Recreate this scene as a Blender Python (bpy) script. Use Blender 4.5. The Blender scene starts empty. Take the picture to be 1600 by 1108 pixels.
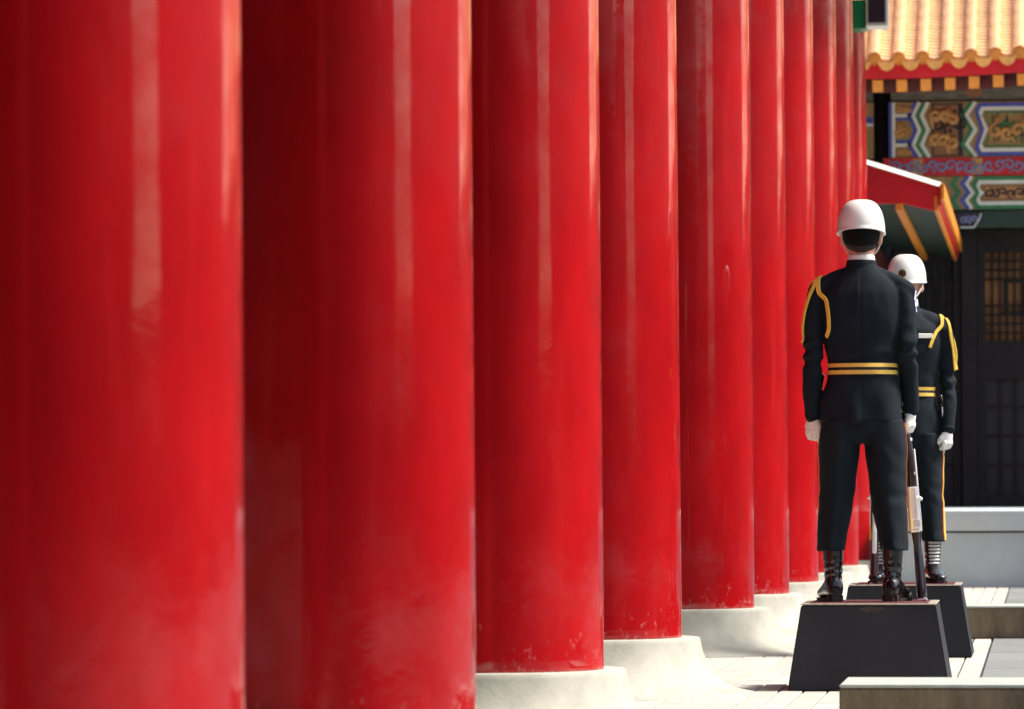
import bpy, bmesh, math, random
from mathutils import Vector, Matrix, noise
from mathutils.bvhtree import BVHTree
R = math.radians
random.seed(7)
scene = bpy.context.scene
col = scene.collection

# ------------------------------------------------------------------ camera
cd = bpy.data.cameras.new('camera'); cam = bpy.data.objects.new('camera', cd); col.objects.link(cam)
cd.sensor_width = 36.0; cd.lens = 36.0 * 7400 / 1600
cd.clip_start = 0.1; cd.clip_end = 2000
cam.matrix_world = Matrix.Translation((0, 0, .912)) @ Matrix.Rotation(R(6.37), 4, 'Z') @ Matrix.Rotation(R(91.67), 4, 'X') @ Matrix.Rotation(R(-.2), 4, 'Z')
cd.dof.use_dof = True; cd.dof.focus_distance = 22.6; cd.dof.aperture_fstop = 7.0
scene.camera = cam
# ------------------------------------------------------------------ sky, sun, exposure
SUN_EL, SUN_AZ = 54.0, 78.0          # azimuth clockwise from +Y
w = bpy.data.worlds.new('World'); scene.world = w; w.use_nodes = True
nt = w.node_tree
sky = nt.nodes.new('ShaderNodeTexSky'); sky.sky_type = 'NISHITA'; sky.sun_disc = False
sky.sun_elevation = R(SUN_EL); sky.sun_rotation = R(SUN_AZ)
sky.air_density = 1.3; sky.dust_density = 4.0; sky.ozone_density = 1.0; sky.altitude = 0
bg = nt.nodes['Background']; bg.inputs['Strength'].default_value = .12
nt.links.new(sky.outputs[0], bg.inputs['Color'])
sd = bpy.data.lights.new('sun', 'SUN'); sd.energy = 2.8; sd.angle = R(10.0); sd.color = (1, .95, .86)
so = bpy.data.objects.new('sun', sd); col.objects.link(so)
sv = Vector((math.sin(R(SUN_AZ)) * math.cos(R(SUN_EL)), math.cos(R(SUN_AZ)) * math.cos(R(SUN_EL)), math.sin(R(SUN_EL))))
so.rotation_euler = sv.to_track_quat('Z', 'Y').to_euler()
scene.view_settings.view_transform = 'Standard'; scene.view_settings.look = 'None'
scene.view_settings.gamma = 1; scene.view_settings.use_curve_mapping = False
scene.view_settings.exposure = 1.03

# ------------------------------------------------------------------ materials
def mat(name, c, rough=.6, metal=0., spec=.5, coat=0., coat_rough=.05, var=0., vscale=6., vstretch=(1, 1, 1),
        bump=0., bscale=40., bstretch=(1, 1, 1), c2=None, objrand=0., sheen=0.):
    m = bpy.data.materials.new(name); m.use_nodes = True
    n = m.node_tree.nodes; l = m.node_tree.links; p = n['Principled BSDF']
    p.inputs['Base Color'].default_value = (*c, 1); p.inputs['Roughness'].default_value = rough
    p.inputs['Metallic'].default_value = metal; p.inputs['Specular IOR Level'].default_value = spec
    p.inputs['Coat Weight'].default_value = coat; p.inputs['Coat Roughness'].default_value = coat_rough
    if sheen: p.inputs['Sheen Weight'].default_value = sheen
    tc = n.new('ShaderNodeTexCoord')
    def mp(st):
        k = n.new('ShaderNodeMapping'); k.inputs['Scale'].default_value = st
        l.new(tc.outputs['Object'], k.inputs['Vector']); return k
    last = None
    if var or c2:
        no = n.new('ShaderNodeTexNoise'); no.inputs['Scale'].default_value = vscale; no.inputs['Detail'].default_value = 6
        no.inputs['Roughness'].default_value = .65
        l.new(mp(vstretch).outputs[0], no.inputs['Vector'])
        cr = n.new('ShaderNodeValToRGB')
        a = c if c2 else tuple(max(0, x * (1 - var)) for x in c)
        b = c2 if c2 else tuple(min(1, x * (1 + var)) for x in c)
        cr.color_ramp.elements[0].color = (*a, 1); cr.color_ramp.elements[1].color = (*b, 1)
        cr.color_ramp.elements[0].position = .3; cr.color_ramp.elements[1].position = .7
        l.new(no.outputs['Fac'], cr.inputs['Fac']); last = cr.outputs['Color']
    if objrand:
        oi = n.new('ShaderNodeObjectInfo'); ma = n.new('ShaderNodeMapRange')
        ma.inputs['To Min'].default_value = 1 - objrand; ma.inputs['To Max'].default_value = 1 + objrand * .5
        l.new(oi.outputs['Random'], ma.inputs['Value'])
        mx = n.new('ShaderNodeMix'); mx.data_type = 'RGBA'; mx.blend_type = 'MULTIPLY'; mx.inputs['Factor'].default_value = 1
        if last: l.new(last, mx.inputs['A'])
        else: mx.inputs['A'].default_value = (*c, 1)
        l.new(ma.outputs[0], mx.inputs['B']); last = mx.outputs['Result']
    if last: l.new(last, p.inputs['Base Color'])
    if bump:
        nb = n.new('ShaderNodeTexNoise'); nb.inputs['Scale'].default_value = bscale; nb.inputs['Detail'].default_value = 5
        l.new(mp(bstretch).outputs[0], nb.inputs['Vector'])
        bp = n.new('ShaderNodeBump'); bp.inputs['Strength'].default_value = bump; bp.inputs['Distance'].default_value = .01
        l.new(nb.outputs['Fac'], bp.inputs['Height']); l.new(bp.outputs[0], p.inputs['Normal'])
        if coat: l.new(bp.outputs[0], p.inputs['Coat Normal'])
    return m

def lacquer_mat():
    m = bpy.data.materials.new('red_lacquer'); m.use_nodes = True
    n = m.node_tree.nodes; l = m.node_tree.links; p = n['Principled BSDF']
    tc = n.new('ShaderNodeTexCoord'); oi = n.new('ShaderNodeObjectInfo')
    off = n.new('ShaderNodeVectorMath'); off.operation = 'SCALE'; off.inputs[0].default_value = (9.1, 5.3, 7.7)
    l.new(oi.outputs['Random'], off.inputs['Scale'])
    add = n.new('ShaderNodeVectorMath'); l.new(tc.outputs['Object'], add.inputs[0]); l.new(off.outputs[0], add.inputs[1])
    def nz(scale, st, det=5, rough=.55):
        k = n.new('ShaderNodeMapping'); k.inputs['Scale'].default_value = st; l.new(add.outputs[0], k.inputs['Vector'])
        t = n.new('ShaderNodeTexNoise'); t.inputs['Scale'].default_value = scale; t.inputs['Detail'].default_value = det
        t.inputs['Roughness'].default_value = rough
        l.new(k.outputs[0], t.inputs['Vector']); return t.outputs['Fac']
    def ramp(src, a, b, ca, cb):
        c = n.new('ShaderNodeValToRGB'); c.color_ramp.elements[0].position = a; c.color_ramp.elements[1].position = b
        c.color_ramp.elements[0].color = (*ca, 1); c.color_ramp.elements[1].color = (*cb, 1)
        l.new(src, c.inputs['Fac']); return c.outputs['Color']
    base = ramp(nz(3.2, (1, 1, .45), 7, .62), .3, .7, (.315, .0016, .0042), (.435, .0036, .0068))
    hv = n.new('ShaderNodeMapRange'); hv.inputs['To Min'].default_value = .90; hv.inputs['To Max'].default_value = 1.06
    l.new(oi.outputs['Random'], hv.inputs['Value'])
    hx = n.new('ShaderNodeMix'); hx.data_type = 'RGBA'; hx.blend_type = 'MULTIPLY'; hx.inputs['Factor'].default_value = 1
    l.new(base, hx.inputs['A']); l.new(hv.outputs[0], hx.inputs['B']); base = hx.outputs['Result']
    # dusty vertical streaks
    streak = ramp(nz(9, (1, 1, .10), 6, .6), .56, .72, (0, 0, 0), (1, 1, 1))
    mx = n.new('ShaderNodeMix'); mx.data_type = 'RGBA'; l.new(base, mx.inputs['A'])
    mx.inputs['B'].default_value = (.46, .012, .014, 1)
    mu = n.new('ShaderNodeMath'); mu.operation = 'MULTIPLY'; mu.inputs[1].default_value = .5
    l.new(streak, mu.inputs[0]); l.new(mu.outputs[0], mx.inputs['Factor'])
    # scuffs close to the foot
    sep = n.new('ShaderNodeSeparateXYZ'); l.new(tc.outputs['Object'], sep.inputs[0])
    mr = n.new('ShaderNodeMapRange'); mr.inputs['From Min'].default_value = .26; mr.inputs['From Max'].default_value = .62
    mr.inputs['To Min'].default_value = .20; mr.inputs['To Max'].default_value = 0
    l.new(sep.outputs['Z'], mr.inputs['Value'])
    ad = n.new('ShaderNodeMath'); l.new(nz(26, (1, 1, .7), 8, .7), ad.inputs[0]); l.new(mr.outputs[0], ad.inputs[1])
    sc = ramp(ad.outputs[0], .74, .84, (0, 0, 0), (1, 1, 1))
    mx2 = n.new('ShaderNodeMix'); mx2.data_type = 'RGBA'; l.new(mx.outputs['Result'], mx2.inputs['A'])
    mx2.inputs['B'].default_value = (.62, .30, .28, 1)
    mu2 = n.new('ShaderNodeMath'); mu2.operation = 'MULTIPLY'; mu2.inputs[1].default_value = .35
    l.new(sc, mu2.inputs[0]); l.new(mu2.outputs[0], mx2.inputs['Factor'])
    l.new(mx2.outputs['Result'], p.inputs['Base Color'])
    rr = n.new('ShaderNodeMapRange'); rr.inputs['To Min'].default_value = .35; rr.inputs['To Max'].default_value = .5
    l.new(nz(5, (1, 1, .3)), rr.inputs['Value']); l.new(rr.outputs[0], p.inputs['Roughness'])
    p.inputs['Coat IOR'].default_value = 1.72; p.inputs['Specular IOR Level'].default_value = .06
    cr = n.new('ShaderNodeMapRange'); cr.inputs['From Min'].default_value = .3; cr.inputs['From Max'].default_value = .7
    cr.inputs['To Min'].default_value = .015; cr.inputs['To Max'].default_value = .15
    cw = n.new('ShaderNodeMapRange'); cw.inputs['From Min'].default_value = .36; cw.inputs['From Max'].default_value = .62
    cw.inputs['To Min'].default_value = .34; cw.inputs['To Max'].default_value = 1.0
    l.new(nz(6, (1, 1, .8), 6, .65), cw.inputs['Value']); l.new(cw.outputs[0], p.inputs['Coat Weight'])
    l.new(nz(7, (1, 1, .6), 6, .62), cr.inputs['Value']); l.new(cr.outputs[0], p.inputs['Coat Roughness'])
    # hand-rubbed waviness
    b1 = n.new('ShaderNodeBump'); b1.inputs['Strength'].default_value = .30; b1.inputs['Distance'].default_value = .0030
    l.new(nz(5, (1, 1, .8), 4), b1.inputs['Height'])
    b2 = n.new('ShaderNodeBump'); b2.inputs['Strength'].default_value = .10; b2.inputs['Distance'].default_value = .0012
    l.new(nz(22, (1, 1, 1.2), 4), b2.inputs['Height']); l.new(b1.outputs[0], b2.inputs['Normal'])
    l.new(b2.outputs[0], p.inputs['Coat Normal']); l.new(b1.outputs[0], p.inputs['Normal'])
    return m

M = {}
M['lacquer'] = lacquer_mat()
M['red_paint'] = mat('red_paint', (.60, .006, .014), .45, var=.12)
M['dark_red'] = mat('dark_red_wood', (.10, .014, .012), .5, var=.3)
M['plinth'] = mat('plinth_stone', (.33, .32, .27), .75, c2=(.48, .47, .40), vscale=6, bump=.14, bscale=60)
M['paver'] = mat('pale_paver', (.48, .47, .415), .8, var=.10, vscale=9, bump=.2, bscale=90, objrand=.10)
M['slab'] = mat('grey_slab', (.20, .21, .205), .8, var=.10, vscale=8, bump=.2, bscale=90, objrand=.10)
M['ground'] = mat('courtyard_concrete', (.085, .087, .085), .85, var=.12, vscale=.6, bump=.15)
M['kerb'] = mat('stained_granite', (.08, .062, .038), .85, c2=(.25, .195, .12), vscale=5, vstretch=(1.6, 1.6, .45), bump=.6, bscale=70)
M['kerb_top'] = mat('pale_granite_top', (.38, .42, .38), .7, var=.1, vscale=12, bump=.3, bscale=80)
M['ped'] = mat('black_painted_wood', (.013, .0145, .019), .6, spec=.3, c2=(.022, .024, .030), vscale=4, bump=.25, bscale=120)
M['p_wear'] = mat('bare_wood_wear', (.030, .022, .020), .8, c2=(.085, .055, .045), vscale=30)
M['worn'] = mat('worn_edge', (.30, .27, .22), .7, var=.3, vscale=30)
M['mat_red'] = mat('red_mat', (.10, .014, .016), .9, var=.2)
M['podium'] = mat('podium_stone', (.46, .53, .54), .75, var=.06, vscale=3, bump=.1)
M['podium_top'] = mat('podium_coping', (.52, .58, .58), .7, var=.06, vscale=4)
M['wool'] = mat('navy_wool', (.0048, .0102, .0160), .85, spec=.25, var=.25, vscale=14, bump=.25, bscale=420)
M['yellow'] = mat('yellow_cord', (.90, .56, .07), .6, var=.15, vscale=60, bump=.5, bscale=260)
M['gold'] = mat('gold_braid', (.80, .50, .09), .5, var=.1, vscale=40)
M['helmet'] = mat('white_helmet', (.80, .80, .76), .28, coat=.5, var=.02)
M['white'] = mat('white_cloth', (.78, .78, .76), .8, bump=.2, bscale=160)
M['skin'] = mat('skin', (.62, .34, .235), .5, var=.08, vscale=20)
M['hair'] = mat('black_hair', (.003, .0028, .0028), .7, spec=.15, bump=.5, bscale=200, bstretch=(1, 1, .2))
M['nape'] = mat('cropped_hair', (.010, .007, .006), .8, c2=(.035, .020, .015), vscale=60)
M['leather'] = mat('black_leather', (.006, .006, .007), .18, coat=.5, bump=.07, bscale=30)
M['sole'] = mat('boot_sole', (.02, .015, .013), .6, var=.2)
M['chrome'] = mat('polished_chrome', (.98, .98, .97), .42, metal=1)
M['rifle_wood'] = mat('dark_rifle_wood', (.012, .009, .014), .25, coat=.6)
M['brown_wood'] = mat('brown_gun_wood', (.035, .012, .014), .3, coat=.5)
M['blue'] = mat('blue_badge', (.03, .05, .35), .6)
M['brass'] = mat('brass_badge', (.25, .17, .05), .35, metal=.7)
M['lip'] = mat('lip', (.35, .12, .10), .5)
M['tile'] = mat('glazed_tile', (.80, .40, .14), .22, var=.12, vscale=3, coat=.5, objrand=.1)
M['cap'] = mat('glazed_cap', (.66, .22, .03), .35, var=.2, vscale=9, bump=.5, bscale=40, objrand=.12)
M['drip'] = mat('glazed_drip_tile', (.80, .36, .09), .35, var=.2, vscale=9, bump=.4, bscale=40, objrand=.12)
M['pan'] = mat('glazed_pan_tile', (.82, .46, .20), .35, var=.15, vscale=5, objrand=.1)
M['rafter'] = mat('orange_rafter', (.72, .24, .02), .5, var=.2, vscale=25)
M['greywood'] = mat('painted_grey_purlin', (.07, .065, .05), .7, c2=(.22, .20, .16), vscale=7, vstretch=(1, 1, 4))
M['navy'] = mat('navy_paint', (.012, .013, .022), .5)
M['p_blue'] = mat('paint_blue', (.07, .09, .42), .55, var=.1)
M['p_white'] = mat('paint_white', (.76, .76, .66), .6, var=.1)
M['p_green'] = mat('paint_green', (.035, .20, .08), .55, var=.15)
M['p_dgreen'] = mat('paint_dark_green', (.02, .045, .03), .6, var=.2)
M['p_gold'] = mat('paint_gold', (.58, .28, .09), .5, var=.25, vscale=14)
M['p_ochre'] = mat('paint_ochre', (.28, .17, .065), .6, c2=(.44, .26, .09), vscale=9)
M['p_lilac'] = mat('paint_lilac', (.24, .24, .42), .6)
M['p_dark'] = mat('paint_dark', (.03, .02, .03), .6)
M['p_brown'] = mat('paint_brown', (.30, .13, .05), .6, var=.2)
M['dark_wood'] = mat('dark_door_wood', (.024, .018, .017), .6, spec=.25, var=.25)
M['amber_lit'] = mat('amber_lit_paper', (.42, .17, .05), .7, c2=(.06, .03, .018), vscale=2.2)  # warm window light put into the paper colour, nothing glows here
M['glass'] = mat('dark_window_glass', (.010, .010, .014), .4)
M['dado'] = mat('grey_dado_stone', (.38, .36, .34), .4, var=.12, vscale=4)
M['soffit'] = mat('dark_soffit', (.022, .021, .018), .8, var=.2)
M['fascia_white'] = mat('white_trim', (.80, .78, .70), .5, var=.05)
M['cream_wall'] = mat('cream_wall', (.55, .50, .42), .8, var=.1)
M['bright_green'] = mat('bright_green_paint', (.01, .26, .10), .4)
M['plum'] = mat('plum_panel', (.035, .012, .028), .5)

# ------------------------------------------------------------------ helpers
def link(name, me, m=None, parent=None, smooth=False, loc=None):
    if m is not None:
        me.materials.clear(); me.materials.append(M[m] if isinstance(m, str) else m)
    if smooth:
        me.polygons.foreach_set('use_smooth', [True] * len(me.polygons))
    o = bpy.data.objects.new(name, me); col.objects.link(o)
    if parent is not None: o.parent = parent
    if loc is not None: o.location = loc
    return o
def from_bm(bm, name='m'):
    bmesh.ops.recalc_face_normals(bm, faces=bm.faces)
    me = bpy.data.meshes.new(name); bm.to_mesh(me); bm.free(); return me
def tag(o, label, cat=None, group=None, kind=None):
    if label: o['label'] = label
    if cat: o['category'] = cat
    if group: o['group'] = group
    if kind: o['kind'] = kind
    elif cat: o['kind'] = 'thing'
    return o
def empty(name, loc=(0, 0, 0), rz=0, label=None, cat=None, group=None):
    o = bpy.data.objects.new(name, None); col.objects.link(o); o.location = loc; o.rotation_euler = (0, 0, rz)
    o.empty_display_size = .1
    return tag(o, label, cat, group)
def box(bm, x0, x1, y0, y1, z0, z1):
    v = [bm.verts.new(p) for p in ((x0, y0, z0), (x1, y0, z0), (x1, y1, z0), (x0, y1, z0), (x0, y0, z1), (x1, y0, z1), (x1, y1, z1), (x0, y1, z1))]
    for f in ((0, 3, 2, 1), (4, 5, 6, 7), (0, 1, 5, 4), (1, 2, 6, 5), (2, 3, 7, 6), (3, 0, 4, 7)): bm.faces.new([v[i] for i in f])
def boxes(name, m, parent, lst, bevel=0., loc=None):
    bm = bmesh.new()
    for b in lst: box(bm, *b)
    if bevel: bmesh.ops.bevel(bm, geom=bm.edges[:], offset=bevel, segments=2, affect='EDGES', profile=.6)
    return link(name, from_bm(bm, name), m, parent, loc=loc)
def loft(bm, rings, cap=True):
    vr = [[bm.verts.new(p) for p in r] for r in rings]
    n = len(vr[0])
    for a, b in zip(vr[:-1], vr[1:]):
        for i in range(n): bm.faces.new((a[i], a[(i + 1) % n], b[(i + 1) % n], b[i]))
    if cap:
        bm.faces.new(vr[0][::-1]); bm.faces.new(vr[-1])
def sup(t, p):
    c, s = math.cos(t), math.sin(t)
    return math.copysign(abs(c) ** (2 / p), c), math.copysign(abs(s) ** (2 / p), s)
def zring(cx, cy, z, a, bf, bb=None, p=2., n=40):
    bb = bf if bb is None else bb; out = []
    for i in range(n):
        c, s = sup(2 * math.pi * i / n, p)
        out.append(Vector((cx + a * c, cy + (bf if s > 0 else bb) * s, z)))
    return out
def frames(pts):
    pts = [Vector(p) for p in pts]; T = []
    for i in range(len(pts)):
        T.append((pts[min(i + 1, len(pts) - 1)] - pts[max(i - 1, 0)]).normalized())
    up = Vector((0, 1, 0)) if abs(T[0].y) < .9 else Vector((1, 0, 0))
    u = (up - T[0] * up.dot(T[0])).normalized(); fr = []
    for t in T:
        u = (u - t * u.dot(t)).normalized(); fr.append((t, u, t.cross(u)))
    return pts, fr
def tube(bm, pts, rad, n=12, round_ends=True, flat=1.):
    pts, fr = frames(pts); rings = []
    if not hasattr(rad, '__len__'): rad = [rad] * len(pts)
    def rg(c, f, r): return [c + f[1] * (r * math.cos(2 * math.pi * i / n)) + f[2] * (r * flat * math.sin(2 * math.pi * i / n)) for i in range(n)]
    if round_ends:
        for k in (.25, .6, .87): rings.append(rg(pts[0] - fr[0][0] * rad[0] * math.sqrt(1 - k * k), fr[0], rad[0] * k))
    for c, f, r in zip(pts, fr, rad): rings.append(rg(c, f, r))
    if round_ends:
        for k in (.87, .6, .25): rings.append(rg(pts[-1] + fr[-1][0] * rad[-1] * math.sqrt(1 - k * k), fr[-1], rad[-1] * k))
    loft(bm, rings)
def ellipsoid(bm, c, r, rot=None):
    mx = Matrix.Translation(c) @ (rot or Matrix()) @ Matrix.Diagonal((*r, 1))
    bmesh.ops.create_uvsphere(bm, u_segments=24, v_segments=16, radius=1, matrix=mx)
def lathe(bm, prof, n=64, cx=0, cy=0):
    rings = [[Vector((cx + r * math.cos(2 * math.pi * i / n), cy + r * math.sin(2 * math.pi * i / n), z)) for i in range(n)] for r, z in prof]
    loft(bm, rings)
def remesh(bm, vox, smooth=4, fac=.5):
    me = from_bm(bm); o = bpy.data.objects.new('tmp', me); col.objects.link(o)
    r = o.modifiers.new('r', 'REMESH'); r.mode = 'VOXEL'; r.voxel_size = vox
    if smooth:
        s = o.modifiers.new('s', 'SMOOTH'); s.iterations = smooth; s.factor = fac
    dg = bpy.context.evaluated_depsgraph_get()
    out = bpy.data.meshes.new_from_object(o.evaluated_get(dg))
    bpy.data.objects.remove(o); bpy.data.meshes.remove(me)
    return out
def displace(me, fn):
    ns = [v.normal.copy() for v in me.vertices]
    for v, nn in zip(me.vertices, ns): v.co = v.co + nn * fn(v.co, nn)
    me.update()
def bvh(me): return BVHTree.FromPolygons([v.co[:] for v in me.vertices], [p.vertices[:] for p in me.polygons])
def snap(tree, pts, off):
    out = []
    for p in pts:
        c, nn, i, d = tree.find_nearest(Vector(p)); out.append(c + nn * off)
    return out
def spline(ctrl, k=8):
    c = [Vector(p) for p in ctrl]; c = [c[0]] + c + [c[-1]]; out = []
    for i in range(1, len(c) - 2):
        for j in range(k):
            t = j / k; a, b, d, e = c[i - 1], c[i], c[i + 1], c[i + 2]
            out.append(.5 * ((2 * b) + (d - a) * t + (2 * a - 5 * b + 4 * d - e) * t * t + (3 * b - a - 3 * d + e) * t ** 3))
    out.append(c[-2]); return out
def prism(bm, poly, axis, a, b):
    """extrude a 2-d polygon: axis 'y' takes (x,z), axis 'x' takes (y,z)"""
    f = (lambda p, t: (p[0], t, p[1])) if axis == 'y' else (lambda p, t: (t, p[0], p[1]))
    loft(bm, [[Vector(f(p, a)) for p in poly], [Vector(f(p, b)) for p in poly]])

# ------------------------------------------------------------------ ground and paving
bm = bmesh.new(); s = 600
for p in ((-s, -s), (s, -s), (s, s), (-s, s)): bm.verts.new((p[0], p[1], -.02))
bm.faces.new(bm.verts); g = link('ground', from_bm(bm), 'ground'); tag(g, None, kind='structure')
terrace = empty('terrace_paving', (0, 0, 0)); tag(terrace, None, kind='structure')
def paver_mesh(wd, ln):
    bm = bmesh.new(); box(bm, 0, wd, 0, ln, -.04, 0)
    e = [x for x in bm.edges if all(v.co.z > -.01 for v in x.verts)]
    bmesh.ops.bevel(bm, geom=e, offset=.004, segments=1, affect='EDGES')
    return from_bm(bm, 'paver')
PW, PL = .111, 1.22
pm = [paver_mesh(PW - .009, PL - .010) for k in range(2)]
for i in range(12):
    for j in range(24):
        o = link('paver', pm[0], 'paver' if i + j == 0 else None, terrace, loc=(-.305 - PW * (i + 1), 16.2 + PL * j + (.61 if i % 2 else 0), random.uniform(-.0015, .0015)))
sm = paver_mesh(.644, 1.21)
for i in range(3):
    for j in range(24):
        link('slab', sm, 'slab' if i + j == 0 else None, terrace, loc=(-.300 + .65 * i, 16.0 + 1.216 * j, random.uniform(-.002, .002)))

# ------------------------------------------------------------------ red columns
CX, CR = -2.04, .42
CY = [2.95, 6.03, 9.54, 13.53, 17.54, 21.38, 26.84, 30.58, 34.60, 38.61, 42.21, 45.32]
bm = bmesh.new()
prof = [(CR, .256)] + [(CR + .001, .262)] + [(CR - .030 * (z / 5.6) ** 1.3, z) for z in [.3 + .25 * k for k in range(22)]]
lathe(bm, prof, 128); shaft_me = from_bm(bm, 'shaft')
bm = bmesh.new()
pp = [(CR + .34, -.03), (CR + .34, -.004), (CR + .335, .006), (CR + .27, .020), (CR + .20, .045), (CR + .150, .085), (CR + .115, .14), (CR + .095, .19), (CR + .085, .235), (CR + .082, .252), (CR + .078, .256), (CR - .05, .257)]
lathe(bm, pp, 96); plinth_me = from_bm(bm, 'plinth')
ordn = ['red column beside the camera, outside the picture', 'red column just left of the picture, out of view', 'nearest red column, cut off by the left edge', 'second red column from the left, its foot below the picture',
        'third red column from the left, first whose stone foot shows', 'fourth red column from the left, beside the nearer guard',
        'fifth red column from the left, just past the wide bay', 'sixth red column from the left, left of the white helmets',
        'seventh red column from the left, behind the nearer guard\'s elbow', 'eighth red column from the left, behind the nearer guard',
        'ninth red column from the left, second farthest of the row', 'farthest red column, beside the green beam end']
for k, y in enumerate(CY):
    c = empty('red_column', (CX, y, 0), R(37 * k), ordn[k], 'column', 'red lacquered columns in a row')
    link('shaft', shaft_me, 'lacquer' if k == 0 else None, c, smooth=(k == 0))
    link('plinth', plinth_me, 'plinth' if k == 0 else None, c, smooth=(k == 0))

# ------------------------------------------------------------------ main hall behind and above the columns
EX, EZ = -.35, 6.35     # unseen eave edge, pulled in so sun reaches the columns
hall = empty('main_hall', (0, 0, 0), 0, 'main hall whose green beam rests on the red column row', 'hall')
boxes('architrave', 'p_green', hall, [(CX - .14, CX + .14, 2, 45.75, 5.335, 5.75)], .01)
be = boxes('beam_end', 'bright_green', hall, [(-1.90, -1.615, 44.55, 44.95, 5.265, 5.54)], .006)
boxes('frame', 'fascia_white', be, [(-1.61, -1.405, 44.50, 44.9, 5.285, 5.60)], .004)
boxes('panel', 'plum', be, [(-1.587, -1.428, 44.488, 44.502, 5.315, 5.57)])
boxes('hall_floor', 'slab', hall, [(-6.5, -2.705, -6, 47.2, -.05, -.004)])
boxes('hall_floor', 'paver', hall, [(-2.7, -1.645, -6, 47.2, -.05, -.002)])
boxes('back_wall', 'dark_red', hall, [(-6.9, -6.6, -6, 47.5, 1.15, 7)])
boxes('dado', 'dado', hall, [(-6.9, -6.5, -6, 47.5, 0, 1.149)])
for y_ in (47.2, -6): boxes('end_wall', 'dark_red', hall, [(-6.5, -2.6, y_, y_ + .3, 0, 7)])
bm = bmesh.new()
prism(bm, [(EX, EZ), (EX, EZ + .22), (-4, 9.2), (-10, 13.5), (-16, 9.2), (-16, 8.9), (-6.6, EZ + .1), (CX, EZ)], 'y', -8, 48)
link('roof', from_bm(bm), 'soffit', hall)
bm = bmesh.new(); prism(bm, [(EX + .02, EZ + .225), (EX + .02, EZ + .34), (-4, 9.33), (-10, 13.7), (-16, 9.33), (-16, 9.2), (-10, 13.55), (-4, 9.21)], 'y', -8.1, 48.1)
link('roof_tiling', from_bm(bm), 'cap', hall)

# ------------------------------------------------------------------ pedestals
def pedestal(x, y, label):
    e = empty('pedestal', (x, y, 0), 0, label, 'pedestal', 'black guard pedestals')
    bm = bmesh.new()
    loft(bm, [[Vector((a * i, b * j, z)) for i, j in ((-1, -1), (1, -1), (1, 1), (-1, 1))] for a, b, z in ((.37, .41, .001), (.307, .385, .392))])
    bmesh.ops.bevel(bm, geom=bm.edges[:], offset=.006, segments=2, affect='EDGES')
    link('body', from_bm(bm), 'ped', e)
    bm = bmesh.new()
    loft(bm, [[Vector((a * i, b * j, z)) for i, j in ((-1, -1), (1, -1), (1, 1), (-1, 1))] for a, b, z in ((.309, .387, .3925), (.309, .387, .3985))])
    bmesh.ops.bevel(bm, geom=bm.edges[:], offset=.002, segments=1, affect='EDGES')
    link('top_edge', from_bm(bm), 'worn', e)
    if y < 24:
        bm = bmesh.new(); pts = []
        for k in range(22):
            a = 2 * math.pi * k / 22; pts.append((.015 + .075 * math.cos(a) * (.75 + .35 * noise.noise((k * .9, 1, 2))), -.3885 - .0 , .374 + .014 * math.sin(a) * (.8 + .7 * noise.noise((k * .7, 5, 2)))))
        def ff(z): return -.41 + .025 * (z - .001) / .391
        loft(bm, [[Vector((p[0], ff(p[2]) - .0012, p[2])) for p in pts], [Vector((p[0], ff(p[2]) + .003, p[2])) for p in pts]]); link('worn_patch', from_bm(bm), 'p_wear', e)
    boxes('top_mat', 'mat_red', e, [(-.27, .27, -.32, .34, .3987, .4005)])
    return e
pedestal(-.79, 22.10, 'black pedestal under the nearer guard')
pedestal(-.752, 26.47, 'black pedestal under the farther guard, mostly hidden')

# ------------------------------------------------------------------ low stone walls
def low_wall(y0, y1, label, h=.2):
    e = empty('low_wall', (0, 0, 0), 0, label, 'wall', 'low stone walls beside the steps')
    for k in range(3):
        x0 = -.745 + 1.5 * k
        bm = bmesh.new(); box(bm, x0 + (.002 if k else 0), x0 + 1.498, y0, y1, .001, h - .012)
        bmesh.ops.bevel(bm, geom=bm.edges[:], offset=.006, segments=2, affect='EDGES')
        link('block', from_bm(bm), 'kerb', e)
        bm = bmesh.new(); box(bm, x0 + (.002 if k else 0), x0 + 1.498, y0 - .004, y1 + .004, h - .0115, h)
        bmesh.ops.bevel(bm, geom=bm.edges[:], offset=.004, segments=2, affect='EDGES')
        link('coping', from_bm(bm), 'kerb_top', e)
low_wall(17.5, 18.22, 'stained low stone wall cut off by the bottom right corner')
low_wall(29.43, 30.15, 'low brown stone wall behind the farther pedestal')

# ------------------------------------------------------------------ far hall
FY = 57.0
far = empty('far_hall', (0, FY, 0), 0, 'far hall with orange tiled roof and painted beams', 'hall')
def fx(u): return -2.016 + (u - 1360) * .00766
def fz(v): return 4.235 + (335 - v) * .00771
def fbox(name, m, u0, u1, v0, v1, y0, y1, parent=None, bevel=0.):
    return boxes(name, m, parent or far, [(fx(u0), fx(u1), y0, y1, fz(v1), fz(v0))], bevel)
# podium with coping blocks
pod = boxes('podium', 'podium', far, [(-1.45, 14, -12.0, 6, -.01, .515)])
for k in range(10):
    boxes('coping', 'podium_top', pod, [(-1.47 + 1.5 * k, -1.474 + 1.5 * (k + 1), -12.05, -11.0 + .0 * k, .535, .725)], .008)
boxes('joint', 'p_dark', pod, [(-1.44, 14, -11.96, -11.05, .514, .536)])
boxes('deck', 'podium', pod, [(-1.47, 14, -10.996, 6, .52, .722)])
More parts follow.
